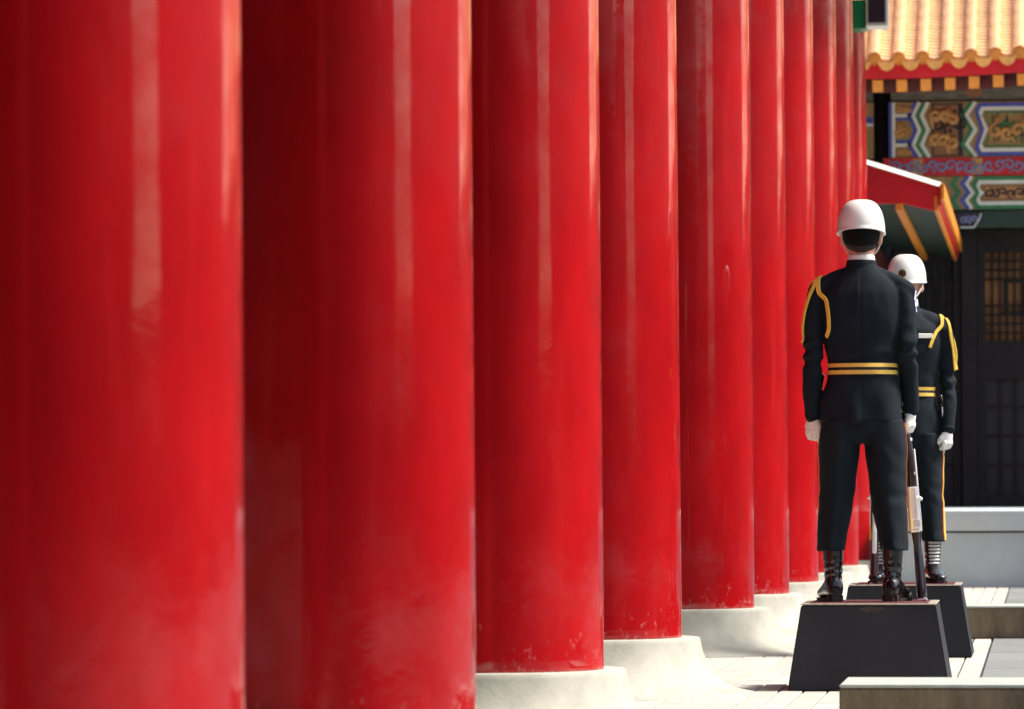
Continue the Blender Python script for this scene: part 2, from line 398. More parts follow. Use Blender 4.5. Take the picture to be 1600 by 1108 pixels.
# body of the hall
boxes('rear_wall', 'dark_wood', far, [(-4.2, 13.3, 4, 4.3, .72, 6)])
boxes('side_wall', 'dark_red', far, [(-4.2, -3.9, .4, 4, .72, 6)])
def fcol(u, rad, m):
    bm = bmesh.new(); lathe(bm, [(rad, .3), (rad, 5.75)], 40, fx(u), .25); return link('column', from_bm(bm), m, far, smooth=True)
for k in range(4): fcol(1377 + 620 * k, .115, 'navy')
# beams: backing boards then raised paint work
ub = boxes('painted_beam', 'p_ochre', far, [(fx(1389), 13.2, -.02, .35, fz(247), fz(160))])
mb = boxes('red_beam', 'red_paint', far, [(fx(1380), 13.2, -.06, .33, fz(275.5), fz(247.5))])
lb = boxes('painted_beam', 'p_ochre', far, [(fx(1389), 13.2, -.01, .33, fz(328), fz(276))])
gb = boxes('green_sill_beam', 'p_dgreen', far, [(fx(1389), 13.2, .03, .36, fz(357), fz(328.5))], .02)
lbm = boxes('painted_beam', 'p_ochre', far, [(-4, fx(1365), -.02, .3, fz(247), fz(160))])
boxes('trim', 'p_blue', lbm, [(-4, fx(1364.5), -.03, -.021, fz(192), fz(183))])
boxes('trim', 'p_white', lbm, [(-4, fx(1364.5), -.03, -.021, fz(197), fz(192.5))])
pl = boxes('grey_purlin', 'greywood', far, [(fx(1392), 13.2, .02, .3, fz(157), fz(133))], .01)
boxes('grey_purlin', 'greywood', far, [(-4, fx(1364), .02, .3, fz(157), fz(133))], .01)
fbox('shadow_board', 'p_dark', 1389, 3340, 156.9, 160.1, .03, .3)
def ribbon(bm, pts, wd, y, th=.012):
    """flat raised strip along (u,v) picture-plan points of the beam, width in the same units"""
    P = [Vector((fx(a), 0, fz(b))) for a, b in pts]; n = len(P); L = []; Rr = []
    hw = wd * .00766 / 2
    for i in range(n):
        d1 = (P[i] - P[i - 1]).normalized() if i else (P[1] - P[0]).normalized()
        d2 = (P[i + 1] - P[i]).normalized() if i < n - 1 else d1
        t = (d1 + d2).normalized(); nn = Vector((-t.z, 0, t.x)); k = hw / max(.35, nn.dot(Vector((-d1.z, 0, d1.x))))
        L.append(P[i] + nn * k); Rr.append(P[i] - nn * k)
    rings = [[L[i] + Vector((0, y - th, 0)), Rr[i] + Vector((0, y - th, 0)), Rr[i] + Vector((0, y, 0)), L[i] + Vector((0, y, 0))] for i in range(n)]
    loft(bm, rings)
def rib(name, m, parent, pts, wd, y, th=.012):
    bm = bmesh.new(); ribbon(bm, pts, wd, y, th); return link(name, from_bm(bm), m, parent)
Y0 = -.021
# upper beam: end block of lines, zigzags, dragon field, zigzags, cartouche
rib('trim', 'p_blue', ub, [(1391.5, 160.5), (1391.5, 246.5)], 4.5, Y0); rib('trim', 'p_white', ub, [(1396.5, 160.5), (1396.5, 246.5)], 5, Y0)
for vv, sg in ((181, 1), (227, -1)):
    rib('trim', 'p_white', ub, [(1399.2, vv), (1424, vv)], 5, Y0); rib('trim', 'p_blue', ub, [(1399.2, vv + 5.5 * sg), (1422, vv + 5.5 * sg)], 4, Y0)
def zz(u): return [(u + 9, 160.8), (u - 1, 181), (u + 9, 204), (u - 1, 227), (u + 9, 246.6)]
def zz2(u): return [(u + 8, 160.8), (u - 6, 181), (u + 8, 204), (u - 6, 227), (u + 9, 246.6)]
for u, mm in ((1421, 'p_blue'), (1427, 'p_white'), (1433.5, 'p_green'), (1440.5, 'p_white')):
    rib('zigzag_band', mm, ub, [(u + 10, 160.8), (u, 181), (u + 10, 204), (u, 227), (u + 12, 246.6)], 6, Y0)
for u, mm in ((1510, 'p_green'), (1516.5, 'p_white')):
    rib('zigzag_band', mm, ub, zz2(u), 6, Y0)
def cart(vt, vb, u0, inset, m1, m2, m3, parent, y):
    vm = (vt + vb) / 2
    for k, (mm, dd) in enumerate(((m1, 0), (m2, 6))):
        rib('cartouche_frame', mm, parent, [(1980, vt + dd), (u0 + dd * .6 + 6, vt + dd), (u0 + dd * .8, vt + dd + 10), (u0 + inset + dd, vm), (u0 + dd * .8, vb - dd - 10), (u0 + dd * .6 + 6, vb - dd), (1980, vb - dd)], 6, y, .014 - .002 * k)
    rib('cartouche_line', m3, parent, [(1980, vt + 12), (u0 + 14, vt + 12), (u0 + inset + 13, vm), (u0 + 14, vb - 12), (1980, vb - 12)], 2.5, y)
cart(165.5, 242, 1526, 9, 'p_blue', 'p_white', 'p_green', ub, Y0)
def scrolls(parent, name, m, u0, u1, v0, v1, y, seed, wd=3.2, step=13):
    rnd = random.Random(seed); u = u0
    while u < u1:
        cv = rnd.uniform(v0 + (v1 - v0) * .35, v0 + (v1 - v0) * .65); r0 = min((v1 - v0) * .42, step * .62); a0 = rnd.uniform(0, 6.28); sg = rnd.choice((-1, 1))
        pts = []
        for k in range(16):
            t = k / 15; r = r0 * (1 - .8 * t); a = a0 + sg * t * 7.2
            pts.append((u + r * math.cos(a), min(v1, max(v0, cv + r * math.sin(a)))))
        # tail
        pts = [(pts[0][0] + rnd.uniform(-6, 6), rnd.choice((v0 + 1, v1 - 1)))] + pts
        bm = bmesh.new(); P = [Vector((fx(a), y - .006, fz(b))) for a, b in pts]
        rad = [wd * .00766 * (.45 + .35 * math.sin(3.1 * i / len(P))) for i in range(len(P))]
        tube(bm, P, rad, 6, False); link(name, from_bm(bm), m, parent, smooth=True)
        u += step * rnd.uniform(.85, 1.1)
fbox('dragon_field', 'p_dark', 1456, 1505, 162, 245, -.024, -.0205, ub)
fbox('dragon_field', 'p_brown', 1459, 1497, 165, 243, -.028, -.0245, ub)
scrolls(ub, 'dragon_relief', 'p_gold', 1462, 1500, 168, 203, -.03, 3, 6.5, 14)
scrolls(ub, 'dragon_relief', 'p_gold', 1460, 1500, 205, 242, -.03, 8, 6.5, 15)
scrolls(ub, 'dragon_shadow', 'p_dark', 1465, 1500, 172, 238, -.032, 21, 3, 16)
scrolls(ub, 'scroll_relief', 'p_gold', 1556, 1760, 181, 227, Y0, 5, 5.5, 17)
scrolls(ub, 'end_relief', 'p_gold', 1404, 1420, 190, 220, Y0, 6, 4, 12)
scrolls(ub, 'leaf_relief', 'p_green', 1560, 1760, 181, 227, Y0, 45, 2.6, 12)
scrolls(ub, 'leaf_relief', 'p_dark', 1556, 1760, 183, 225, Y0 - .003, 65, 1.8, 14)
scrolls(ub, 'end_relief', 'p_gold', 1404, 1420, 164, 177, Y0, 66, 3, 8); scrolls(ub, 'end_relief', 'p_gold', 1404, 1424, 234, 245, Y0, 67, 3, 8)
# red beam with curling clouds
scrolls(mb, 'cloud_scroll', 'p_lilac', 1400, 1760, 250.5, 272.5, -.061, 11, 3.0, 15)
for u in (1434, 1527, 1622, 1717): fbox('orange_patch', 'p_gold', u - 8, u + 8, 249, 274, -.064, -.0605, mb)
# lower beam
for u, mm in ((1508, 'p_blue'), (1514, 'p_white')):
    rib('zigzag_band', mm, lb, [(u + 4, 276.6), (u - 5, 288), (u + 5, 302), (u - 5, 314), (u + 4, 327.5)], 6, -.011)
rib('zigzag_band', 'p_green', lb, [(1497, 276.6), (1488, 288), (1498, 302), (1488, 314), (1497, 327.5)], 7, -.011)
cart(280, 325, 1521, 6, 'p_green', 'p_white', 'p_brown', lb, -.011)
fbox('cartouche_field', 'p_gold', 1540, 3340, 291, 314, -.016, -.0105, lb)
scrolls(lb, 'scroll_relief', 'p_dark', 1545, 1760, 293, 312, -.016, 15, 2.2, 12)
# bracket under the beam
bm = bmesh.new(); prism(bm, [(fx(1389), fz(358)), (fx(1522), fz(358)), (fx(1531), fz(344)), (fx(1533), fz(334)), (fx(1389), fz(334))], 'y', -.05, .02)
br = link('corner_bracket', from_bm(bm), 'p_dark', far)
rib('trim', 'p_white', br, [(1500, 356.5), (1521, 356.5), (1530, 343), (1532, 335)], 2.5, -.051)
scrolls(br, 'scroll_relief', 'p_lilac', 1505, 1524, 337, 353, -.051, 4, 2.5, 9)
bm = bmesh.new(); pts = [(fx(1522) + .10 * math.cos(a), fz(146) + .055 * math.sin(a)) for a in [k * math.pi / 12 for k in range(24)]]
prism(bm, pts, 'y', -.02, .018); link('purlin_boss', from_bm(bm), 'p_brown', far)
# doors
def door(u0, u1, paper='amber_lit'):
    d = fbox('door_frame', 'dark_wood', u0, u0 + 12, 357, 793, .42, .62)
    fbox('stile', 'dark_wood', u1 - 12, u1, 357, 793, .42, .62, d)
    for v0, v1 in ((357.5, 392), (532, 590), (772, 793)): fbox('rail', 'dark_wood', u0 + 12.1, u1 - 12.1, v0, v1, .44, .60, d)
    fbox('paper', paper, u0 + 12, u1 - 12, 392, 532, .57, .59, d)
    n = 8; ww = (u1 - u0 - 24)
    for k in range(1, n): fbox('lattice_bar', 'dark_wood', u0 + 12 + ww * k / n - 1.2, u0 + 12 + ww * k / n + 1.2, 392, 532, .52, .56, d)
    for k in range(1, 10):
        if k in (4, 5): continue
        fbox('lattice_bar', 'dark_wood', u0 + 12, u1 - 12, 392 + 14 * k - 1.2, 392 + 14 * k + 1.2, .515, .555, d)
    um = (u0 + u1) / 2
    for a_ in ((um - 18, um + 18, 436, 440), (um - 18, um + 18, 486, 490), (um - 18, um - 14, 440.2, 485.8), (um + 14, um + 18, 440.2, 485.8)):
        fbox('lattice_frame', 'dark_wood', *a_, .500, .513, d)
    fbox('panel', 'glass', u0 + 12, u1 - 12, 590, 772, .55, .58, d)
    for k in range(1, 4): fbox('panel_bar', 'dark_wood', u0 + 12 + ww * k / 4 - 3, u0 + 12 + ww * k / 4 + 3, 590, 772, .50, .55, d)
    for k in range(1, 4): fbox('panel_bar', 'dark_wood', u0 + 12, u1 - 12, 590 + 45 * k - 2, 590 + 45 * k + 2, .505, .545, d)
for k in range(12): door(1525 + 122 * k, 1525 + 122 * (k + 1) - 4)
door(1393, 1500, 'glass')
fbox('door_post', 'dark_wood', 1500.5, 1524.5, 357, 793, .35, .7)
# eave: rafters, fascia, tiles
NP, X00 = 62, -4.13
PIT = .2795
def lift(x): return .11 * math.tanh(.19 * (x + 1.9) ** 2) if x > -1.9 else 0
EY, EZ2, SL = -1.95, 5.93, math.tan(R(29))
raf = boxes('rafter', 'rafter', None, [(-.062, .062, 0, 2.6, -.072, .072)], .004)
rme = raf.data; bpy.data.objects.remove(raf)
for k in range(NP):
    x = X00 + PIT * k + .03
    o = link('rafter', rme, None, far, loc=(x, EY + .14, EZ2 - .30 + lift(x))); o.rotation_euler = (R(12), 0, 0)
bm = bmesh.new()
xs = [X00 - .2 + PIT * k for k in range(NP + 2)]
loft(bm, [[Vector((x, EY + .08, EZ2 - .22 + lift(x))), Vector((x, EY + .12, EZ2 - .22 + lift(x))), Vector((x, EY + .12, EZ2 - .0 + lift(x))), Vector((x, EY + .08, EZ2 - .0 + lift(x)))] for x in xs])
link('fascia_board', from_bm(bm), 'red_paint', far)
bm = bmesh.new()
loft(bm, [[Vector((x, EY + .15, EZ2 - .12 + lift(x))), Vector((x, 7, EZ2 - .12 + lift(x) + (7 - EY) * SL)), Vector((x, 7, EZ2 + .0 + lift(x) + (7 - EY) * SL)), Vector((x, EY + .15, EZ2 - .03 + lift(x) + .15 * SL))] for x in xs])
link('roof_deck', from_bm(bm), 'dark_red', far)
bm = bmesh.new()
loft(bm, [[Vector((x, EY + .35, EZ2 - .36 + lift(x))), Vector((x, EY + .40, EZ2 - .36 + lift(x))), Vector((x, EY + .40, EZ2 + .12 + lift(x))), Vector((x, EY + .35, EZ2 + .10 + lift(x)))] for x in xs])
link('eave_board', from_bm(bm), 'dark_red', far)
LEN = 7.6
# barrel row mesh with tile joints
bm = bmesh.new(); rings = []
nj = 24
for j in range(nj):
    for dy, rr in ((0, .0765), (.012, .074), (LEN / nj - .010, .074), (LEN / nj - .004, .0765)):
        y = j * LEN / nj + dy
        rings.append([Vector((rr * math.cos(a), y, rr * math.sin(a) + y * SL)) for a in [math.pi * i / 10 for i in range(11)]] + [Vector((0, y, -.03 + y * SL))])
loft(bm, rings); barrel = from_bm(bm, 'barrel'); barrel.polygons.foreach_set('use_smooth', [True] * len(barrel.polygons)); barrel.materials.append(M['tile'])
# pan row: many overlapping concave tiles
bm = bmesh.new(); rings = []; npn = 92
for j in range(npn):
    for dy, dz in ((0, .015), (LEN / npn - .002, 0)):
        y = j * LEN / npn + dy
        rings.append([Vector((.092 * t, y, dz + .028 * t * t - .028 + y * SL)) for t in (-1, -.5, 0, .5, 1)] + [Vector((0, y, -.10 + y * SL))])
loft(bm, rings); pan = from_bm(bm, 'pan'); pan.materials.append(M['pan'])
bm = bmesh.new()
bmesh.ops.create_cone(bm, cap_ends=True, segments=24, radius1=.078, radius2=.078, depth=.03, matrix=Matrix.Rotation(R(90), 4, 'X'))
bmesh.ops.create_cone(bm, cap_ends=True, segments=20, radius1=.05, radius2=.058, depth=.02, matrix=Matrix.Translation((0, -.02, 0)) @ Matrix.Rotation(R(90), 4, 'X'))
capm = from_bm(bm, 'cap'); capm.materials.append(M['cap'])
bm = bmesh.new()
dp = [(-.105, .02), (-.10, -.02), (-.085, -.06), (-.055, -.095), (0, -.118), (.055, -.095), (.085, -.06), (.10, -.02), (.105, .02), (.05, -.012), (0, -.02), (-.05, -.012)]
prism(bm, dp, 'y', -.012, .012); drip = from_bm(bm, 'drip'); drip.materials.append(M['drip'])
for k in range(NP):
    x = X00 + PIT * k
    b = link('barrel_tile_row', barrel, None, far, loc=(x, EY, EZ2 + lift(x)))
    link('end_cap', capm, None, b, loc=(0, -.016, .005))
    x += PIT / 2
    b = link('pan_tile_row', pan, None, far, loc=(x, EY + .03, EZ2 + .014 + lift(x)))
    link('drip_tile', drip, None, b, loc=(0, -.05, -.040))

# ------------------------------------------------------------------ corridor with lean-to eave between the halls
cor = empty('corridor_eave', (0, 46.5, 0), 0, 'red boxed corridor eave with white top edge and gold trimmed end', 'eave')
bm = bmesh.new(); prism(bm, [(-2.6, 4.02), (-1.68, 3.735), (-1.395, 3.735), (-1.325, 3.735), (-1.02, 3.655), (-.955, 3.88), (-2.6, 4.41)], 'y', 0, .14)
link('end_board', from_bm(bm), 'red_paint', cor)
bm = bmesh.new(); loft(bm, [[Vector(q) for q in ((-2.6, -.05, 4.413), (-.95, -.05, 3.883), (-.945, .0, 3.93), (-2.6, .0, 4.46))], [Vector(q) for q in ((-2.6, 10.3, 4.413), (-.95, 10.3, 3.883), (-.945, 10.3, 3.93), (-2.6, 10.3, 4.46))]])
link('white_top_edge', from_bm(bm), 'fascia_white', cor)
boxes('purlin', 'rafter', cor, [(-1.405, -1.335, -.012, 10.2, 3.665, 3.732)], .006)
boxes('purlin', 'rafter', cor, [(-2.05, -1.98, -.012, 10.2, 3.73, 3.80)], .006)
boxes('gold_board', 'rafter', cor, [(-1.025, -.988, -.012, 10.2, 3.655, 3.80)], .004)
boxes('red_board', 'red_paint', cor, [(-.987, -.962, -.03, 10.2, 3.70, 3.87)], .004)
boxes('outer_board', 'rafter', cor, [(-.960, -.925, -.055, 10.25, 3.765, 3.925)], .005)
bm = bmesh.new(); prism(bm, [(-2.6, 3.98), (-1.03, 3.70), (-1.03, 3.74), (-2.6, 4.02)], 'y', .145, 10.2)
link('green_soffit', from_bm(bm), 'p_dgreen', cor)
boxes('corridor_wall', 'dark_red', cor, [(-1.95, -1.80, .8, 10.2, 0, 3.66)])

# ------------------------------------------------------------------ unseen buildings added to shape the reflections in the columns
def added_gallery(y0, y1, label):  # added unseen block, keeps column reflections dark beside the sky gap
    e = empty('added_gallery', (38, 0, 0), 0, label, 'added_gallery', 'unseen buildings added for column reflections')
    boxes('wall', 'dark_red', e, [(2, 8, y0, y1, 0, 4.6)])
    n = int((y1 - y0) / 4)
    for k in range(n + 1):
        bm = bmesh.new(); lathe(bm, [(.25, 0), (.25, 4.6)], 16, .3, y0 + (y1 - y0) * k / n); link('column', from_bm(bm), 'red_paint', e, smooth=True)
    bm = bmesh.new(); prism(bm, [(-1, 4.6), (-1, 4.85), (5, 10.5), (10.5, 4.85), (10.5, 4.6)], 'y', y0 - 1, y1 + 1); link('roof', from_bm(bm), 'soffit', e)
added_gallery(5, 62, 'unseen long building added on the right for column reflections')
added_gallery(-70, -13, 'unseen long building added behind the camera for column reflections')
added_link = empty('added_link_gallery', (26, 60, 0), 0, 'unseen orange roofed building added for glints on the column edges', 'added_gallery')  # added unseen, its sunlit orange roof tints the column edges
boxes('wall', 'dark_red', added_link, [(-12, 14, 0, 5, 0, 5.2)])
bm = bmesh.new(); prism(bm, [(-2, 5.2), (-2, 5.5), (4, 9.2), (9, 5.5), (9, 5.2)], 'x', -12.4, 14); link('roof', from_bm(bm), 'cap', added_link)
added_wing = empty('added_wing_hall', (0, -9, 0), 0, 'unseen dark hall added behind the camera to darken the columns', 'hall')  # added unseen, keeps the camera side of the columns dark
boxes('wall', 'dark_wood', added_wing, [(-14, 22, -4.4, -4, 0, 6.2)])
boxes('beam', 'p_dgreen', added_wing, [(-14, 22, -.4, 0, 4.2, 5.6)])
for k in range(8):
    bm = bmesh.new(); lathe(bm, [(.3, 0), (.3, 4.2)], 24, -13 + 4.8 * k, -.2); link('column', from_bm(bm), 'dark_red', added_wing, smooth=True)
bm = bmesh.new(); prism(bm, [(2.0, 5.6), (2.0, 5.85), (-6, 10.5), (-14, 5.85), (-14, 5.6)], 'x', -16, 24); link('roof', from_bm(bm), 'soffit', added_wing)
boxes('added_courtyard_wall', 'dark_red', None, [(39, 39.5, -13, 5, 0, 3.3)])  # added unseen, ends the reflected sky streak lower down the columns
tag(bpy.data.objects['added_courtyard_wall'], 'unseen low wall added to shape the highlight on the columns', 'wall')

# ------------------------------------------------------------------ guards
TORSO = [  # z, half width, front, back
    (.835, .190, .135, .135), (.90, .187, .132, .134), (.97, .180, .124, .128), (1.04, .160, .114, .116), (1.08, .157, .112, .113),
    (1.14, .162, .115, .115), (1.22, .176, .124, .122), (1.30, .190, .132, .130), (1.37, .195, .130, .130), (1.43, .190, .118, .123),
    (1.47, .170, .102, .112), (1.51, .132, .087, .098), (1.54, .098, .076, .085), (1.565, .074, .068, .074), (1.578, .066, .062, .068)]
def torso_at(z):
    for a, b in zip(TORSO[:-1], TORSO[1:]):
        if a[0] <= z <= b[0]:
            t = (z - a[0]) / (b[0] - a[0]); k_ = TORSO.index(a); q0 = TORSO[max(0, k_ - 1)]; q3 = TORSO[min(len(TORSO) - 1, k_ + 2)]
            return (z,) + tuple(.5 * (2 * a[i] + (b[i] - q0[i]) * t + (2 * q0[i] - 5 * a[i] + 4 * b[i] - q3[i]) * t * t + (3 * a[i] - q0[i] - 3 * b[i] + q3[i]) * t ** 3) for i in (1, 2, 3))
            return tuple(a[i] + (b[i] - a[i]) * t for i in range(4))
def arm_pts(s, wrist):
    w_ = Vector(wrist); s *= (.985 if s < 0 else .90)
    return [(.165 * s, -.005, 1.445), (.205 * s, -.008, 1.432), (.222 * s, -.015, 1.36), (.228 * s, -.022, 1.27), (.231 * s, -.026, 1.17), ((.231 * s + w_.x) / 2 + .004 * s, (-.026 + w_.y) / 2 - .006, (1.17 + w_.z) / 2), tuple(w_)]
def hand(bm, wrist, rz, s, grow=0.):
    """hanging, half closed hand; s = side (-1 left, 1 right)"""
    m = Matrix.Translation(wrist) @ Matrix.Rotation(rz, 4, 'Z') @ Matrix.Diagonal((1, 1, .84, 1))
    n = Vector((-s, 0, 0)); wd = Vector((0, 1, 0)); d = Vector((0, 0, -1))
    def T(a, b, c): return m @ (d * a + wd * b + n * c)
    rings = []
    for a, wv, th in ((-.03, .030, .024), (0, .029, .022), (.03, .037, .020), (.06, .043, .018), (.083, .044, .016)):
        rings.append([m @ (d * a + wd * ((wv + grow) * math.cos(t)) + n * ((th + grow) * math.sin(t) + .004 * (a > .05))) for t in [2 * math.pi * i / 16 for i in range(16)]])
    loft(bm, rings)
    for i, (o, L) in enumerate(((.033, .036), (.012, .040), (-.010, .037), (-.031, .029))):
        r = (.0105, .0105, .010, .009)[i] + grow
        p = [T(.070, o, .0), T(.085, o, .002), T(.085 + L * .62, o * .97, .010), T(.085 + L * .78, o * .93, .030), T(.085 + L * .35, o * .90, .044), T(.085 + L * .08, o * .88, .040)]
        tube(bm, p, [r, r, r * .97, r * .93, r * .88, r * .82], 10)
    r = .0115 + grow
    tube(bm, [T(.022, .026, .004), T(.045, .043, .014), T(.068, .046, .028), T(.090, .036, .042)], [r * 1.15, r * 1.1, r, r * .88], 10)
def fb(p, sc, seed): return noise.fractal(Vector((p.x * sc[0] + seed, p.y * sc[1], p.z * sc[2])), 1.0, 2.0, 3)
def guard(loc, rz, sc, label, laces, lw, rw, head_turn, seed):
    """lw, rw: wrist points of left and right arm"""
    g = empty('person', loc, rz, label, 'person'); g.scale = (sc,) * 3
    # --- body: one continuous figure under the uniform
    bm = bmesh.new()
    hm = Matrix.Translation((0, 0, 1.70) if seed == 1 else (0, .012, 1.690)) @ Matrix.Rotation(head_turn, 4, 'Z') @ Matrix.Translation((0, 0, -1.70))
    hb = bmesh.new()
    ellipsoid(hb, (0, -.004, 1.718), (.085, .099, .105)); ellipsoid(hb, (0, .022, 1.665), (.070, .074, .085)); ellipsoid(hb, (0, .060, 1.628), (.036, .035, .030))
    for s_ in (-1, 1):
        ellipsoid(hb, (.034 * s_, .068, 1.668), (.024, .020, .026)); ellipsoid(hb, (.088 * s_, -.002, 1.685), (.010, .020, .032), Matrix.Rotation(.25 * s_, 4, 'Z'))
        ellipsoid(hb, (.030 * s_, .086, 1.728), (.026, .012, .010)); ellipsoid(hb, (.010 * s_, .101, 1.674), (.009, .012, .009))
    tube(hb, [(0, .088, 1.722), (0, .102, 1.695), (0, .108, 1.678)], [.009, .011, .013], 10)
    tube(hb, [(-.020, .083, 1.642), (0, .092, 1.642), (.020, .083, 1.642)], [.006, .009, .006], 8); tube(hb, [(-.017, .083, 1.632), (0, .090, 1.631), (.017, .083, 1.632)], [.006, .008, .006], 8)
    bmesh.ops.transform(hb, matrix=hm, verts=hb.verts); tmp = from_bm(hb); bm.from_mesh(tmp); bpy.data.meshes.remove(tmp)
    tube(bm, [(0, -.012, 1.46), (0, -.010, 1.57), (0, -.004, 1.63), (0, .0, 1.69)], [.060, .058, .058, .060], 20)
    loft(bm, [zring(0, 0, z, a * .85, f * .80, b * .80) for z, a, f, b in TORSO[:-5]])
    loft(bm, [zring(0, 0, z, a, b, b) for z, a, b in ((.775, .12, .09), (.82, .150, .105), (.9, .155, .105))])
    for s_, wr, rot in ((-1, lw, LROT[seed]), (1, rw, RROT[seed])):
        tube(bm, arm_pts(s_, wr), [.044, .042, .036, .032, .027, .026, .022], 14)
        hand(bm, Vector(wr) + Vector((0, 0, -.01)), rot, s_)
        tube(bm, [(.09 * s_, 0, .80), (.115 * s_, .004, .5), (.138 * s_, -.012, .24), (.14 * s_, -.02, .09)], [.070, .050, .036, .028], 16)
        a = R(14) * s_
        tube(bm, [(.14 * s_, -.02, .05), (.14 * s_ + .06 * math.sin(a), .06, .045), (.14 * s_ + .15 * math.sin(a), .13, .038)], [.022, .020, .014], 12)
    me = remesh(bm, .005, 3); link('body', me, 'skin', g, smooth=True)
    # eyes, brows, mouth
    def facebit(name, m, fn):
        b = bmesh.new(); fn(b); bmesh.ops.transform(b, matrix=hm, verts=b.verts); return link(name, from_bm(b), m, g, smooth=True)
    for s_ in (-1, 1):
        facebit('eye', 'hair', lambda b: ellipsoid(b, (.032 * s_, .0865, 1.708), (.012, .007, .005)))
        facebit('eyebrow', 'hair', lambda b: tube(b, [(.014 * s_, .098, 1.726), (.032 * s_, .095, 1.731), (.050 * s_, .084, 1.727)], [.003, .004, .002], 8))
    facebit('mouth', 'lip', lambda b: tube(b, [(-.022, .085, 1.637), (0, .097, 1.637), (.022, .085, 1.637)], [.003, .005, .003], 8))
    # hair
    b = bmesh.new()
    rings = []
    for z, a, f, bk in ((1.636, .036, -.030, .084), (1.643, .056, -.022, .092), (1.658, .074, -.016, .103), (1.682, .086, -.012, .110), (1.735, .092, -.008, .111), (1.79, .07, .0, .09)):
        rings.append([Vector((a * math.cos(t), (f if math.sin(t) > 0 else bk) * math.sin(t) - .004, z)) for t in [2 * math.pi * i / 32 for i in range(32)]])
    loft(b, rings); bmesh.ops.transform(b, matrix=hm, verts=b.verts); link('hair', from_bm(b), 'hair', g, smooth=True)
    b = bmesh.new(); rings = []
    for z, a, f, bk in ((1.622, .030, -.040, .076), (1.632, .050, -.030, .086), (1.648, .069, -.022, .096), (1.69, .087, -.010, .1075)):
        rings.append([Vector((a * math.cos(t), (f if math.sin(t) > 0 else bk) * math.sin(t) - .004, z)) for t in [2 * math.pi * i / 32 for i in range(32)]])
    loft(b, rings); bmesh.ops.transform(b, matrix=hm, verts=b.verts); link('cropped_nape', from_bm(b), 'nape', g, smooth=True)
    # helmet
    b = bmesh.new(); rings = []
    def hr(z, k, lip=0):
        return [Vector(((.1125 * k + lip) * math.cos(t), (.138 * k + lip) * math.sin(t) - .002, z - .138 * math.sin(t) * (.17 if math.sin(t) < 0 else .06) * max(0, 1 - (z - 1.70) / .17))) for t in [2 * math.pi * i / 48 for i in range(48)]]
    rings.append(hr(1.714, .93)); rings.append(hr(1.706, .985, .001)); rings.append(hr(1.708, 1.0, .0025)); rings.append(hr(1.712, 1.0, .0025)); rings.append(hr(1.715, 1.0))
    for i in range(1, 15):
        a = i / 15 * math.pi / 2; rings.append(hr(1.715 + .157 * math.sin(a) ** .96, math.cos(a) ** .64))
    rings.append(hr(1.872, .03)); loft(b, rings); bmesh.ops.transform(b, matrix=hm, verts=b.verts)
    hel = link('helmet', from_bm(b), 'helmet', g, smooth=True)
    b = bmesh.new()
    hq = bvh(hel.data).ray_cast(hm @ Vector((0, .4, 1.757)), (hm.to_3x3() @ Vector((0, -1, 0))))
    hn = hm.inverted().to_3x3() @ hq[1]; mxb = Matrix.Translation(hm.inverted() @ hq[0] + hn * .003) @ hn.to_track_quat('Z', 'Y').to_matrix().to_4x4()
    bmesh.ops.create_cone(b, cap_ends=True, segments=20, radius1=.019, radius2=.016, depth=.012, matrix=mxb)
    for k in range(12):
        a = k * math.pi / 6; bmesh.ops.create_cone(b, cap_ends=True, segments=8, radius1=.005, radius2=.004, depth=.012, matrix=mxb @ Matrix.Translation((.019 * math.cos(a), .019 * math.sin(a), 0)))
    bmesh.ops.transform(b, matrix=hm, verts=b.verts); bd = link('badge', from_bm(b), 'brass', hel)
    b = bmesh.new(); bmesh.ops.create_cone(b, cap_ends=True, segments=16, radius1=.009, radius2=.007, depth=.006, matrix=mxb @ Matrix.Translation((0, 0, .008)))
    bmesh.ops.transform(b, matrix=hm, verts=b.verts); link('enamel', from_bm(b), 'navy', bd)
    b = bmesh.new()
    for s_ in (-1, 1): tube(b, spline([(.100 * s_, .012, 1.712), (.090 * s_, .030, 1.675), (.068 * s_, .062, 1.63), (.030 * s_, .080, 1.600), (0, .085, 1.596)], 5), .0080, 8, flat=.45)
    bmesh.ops.transform(b, matrix=hm, verts=b.verts); link('chin_strap', from_bm(b), 'white', hel, smooth=True)
    # --- jacket
    b = bmesh.new()
    dense = []
    for k in range(31):
        z = .835 + (1.578 - .835) * k / 30; t = torso_at(min(z, 1.5779)); dense.append(zring(0, 0, z, t[1], t[2], t[3], 2.25, 48))
    loft(b, dense)
    for s_, wr in ((-1, lw), (1, rw)):
        ap = spline(arm_pts(s_, wr), 5); n = len(ap); rr = []
        for i in range(n):
            t = i / (n - 1); rr.append(.053 if t < .3 else .053 - .014 * (t - .3) / .7)
        rr = [.054 if i < 6 else r for i, r in enumerate(rr)]
        tube(b, ap, rr, 20, True)
        # padded shoulder line
        tube(b, [(.055 * s_, -.006, 1.520), (.12 * s_, -.006, 1.496), (.180 * s_, -.006, 1.468), (.208 * s_, -.006, 1.452)], [.05, .050, .048, .046], 16)
    def tilt(bb):
        for v in bb.verts:
            if v.co.z > 1.44: v.co.z -= max(0, v.co.y + .035) * .42 * min(1, (v.co.z - 1.44) / .10)
    tilt(b)
    jm = remesh(b, .0055, 14)
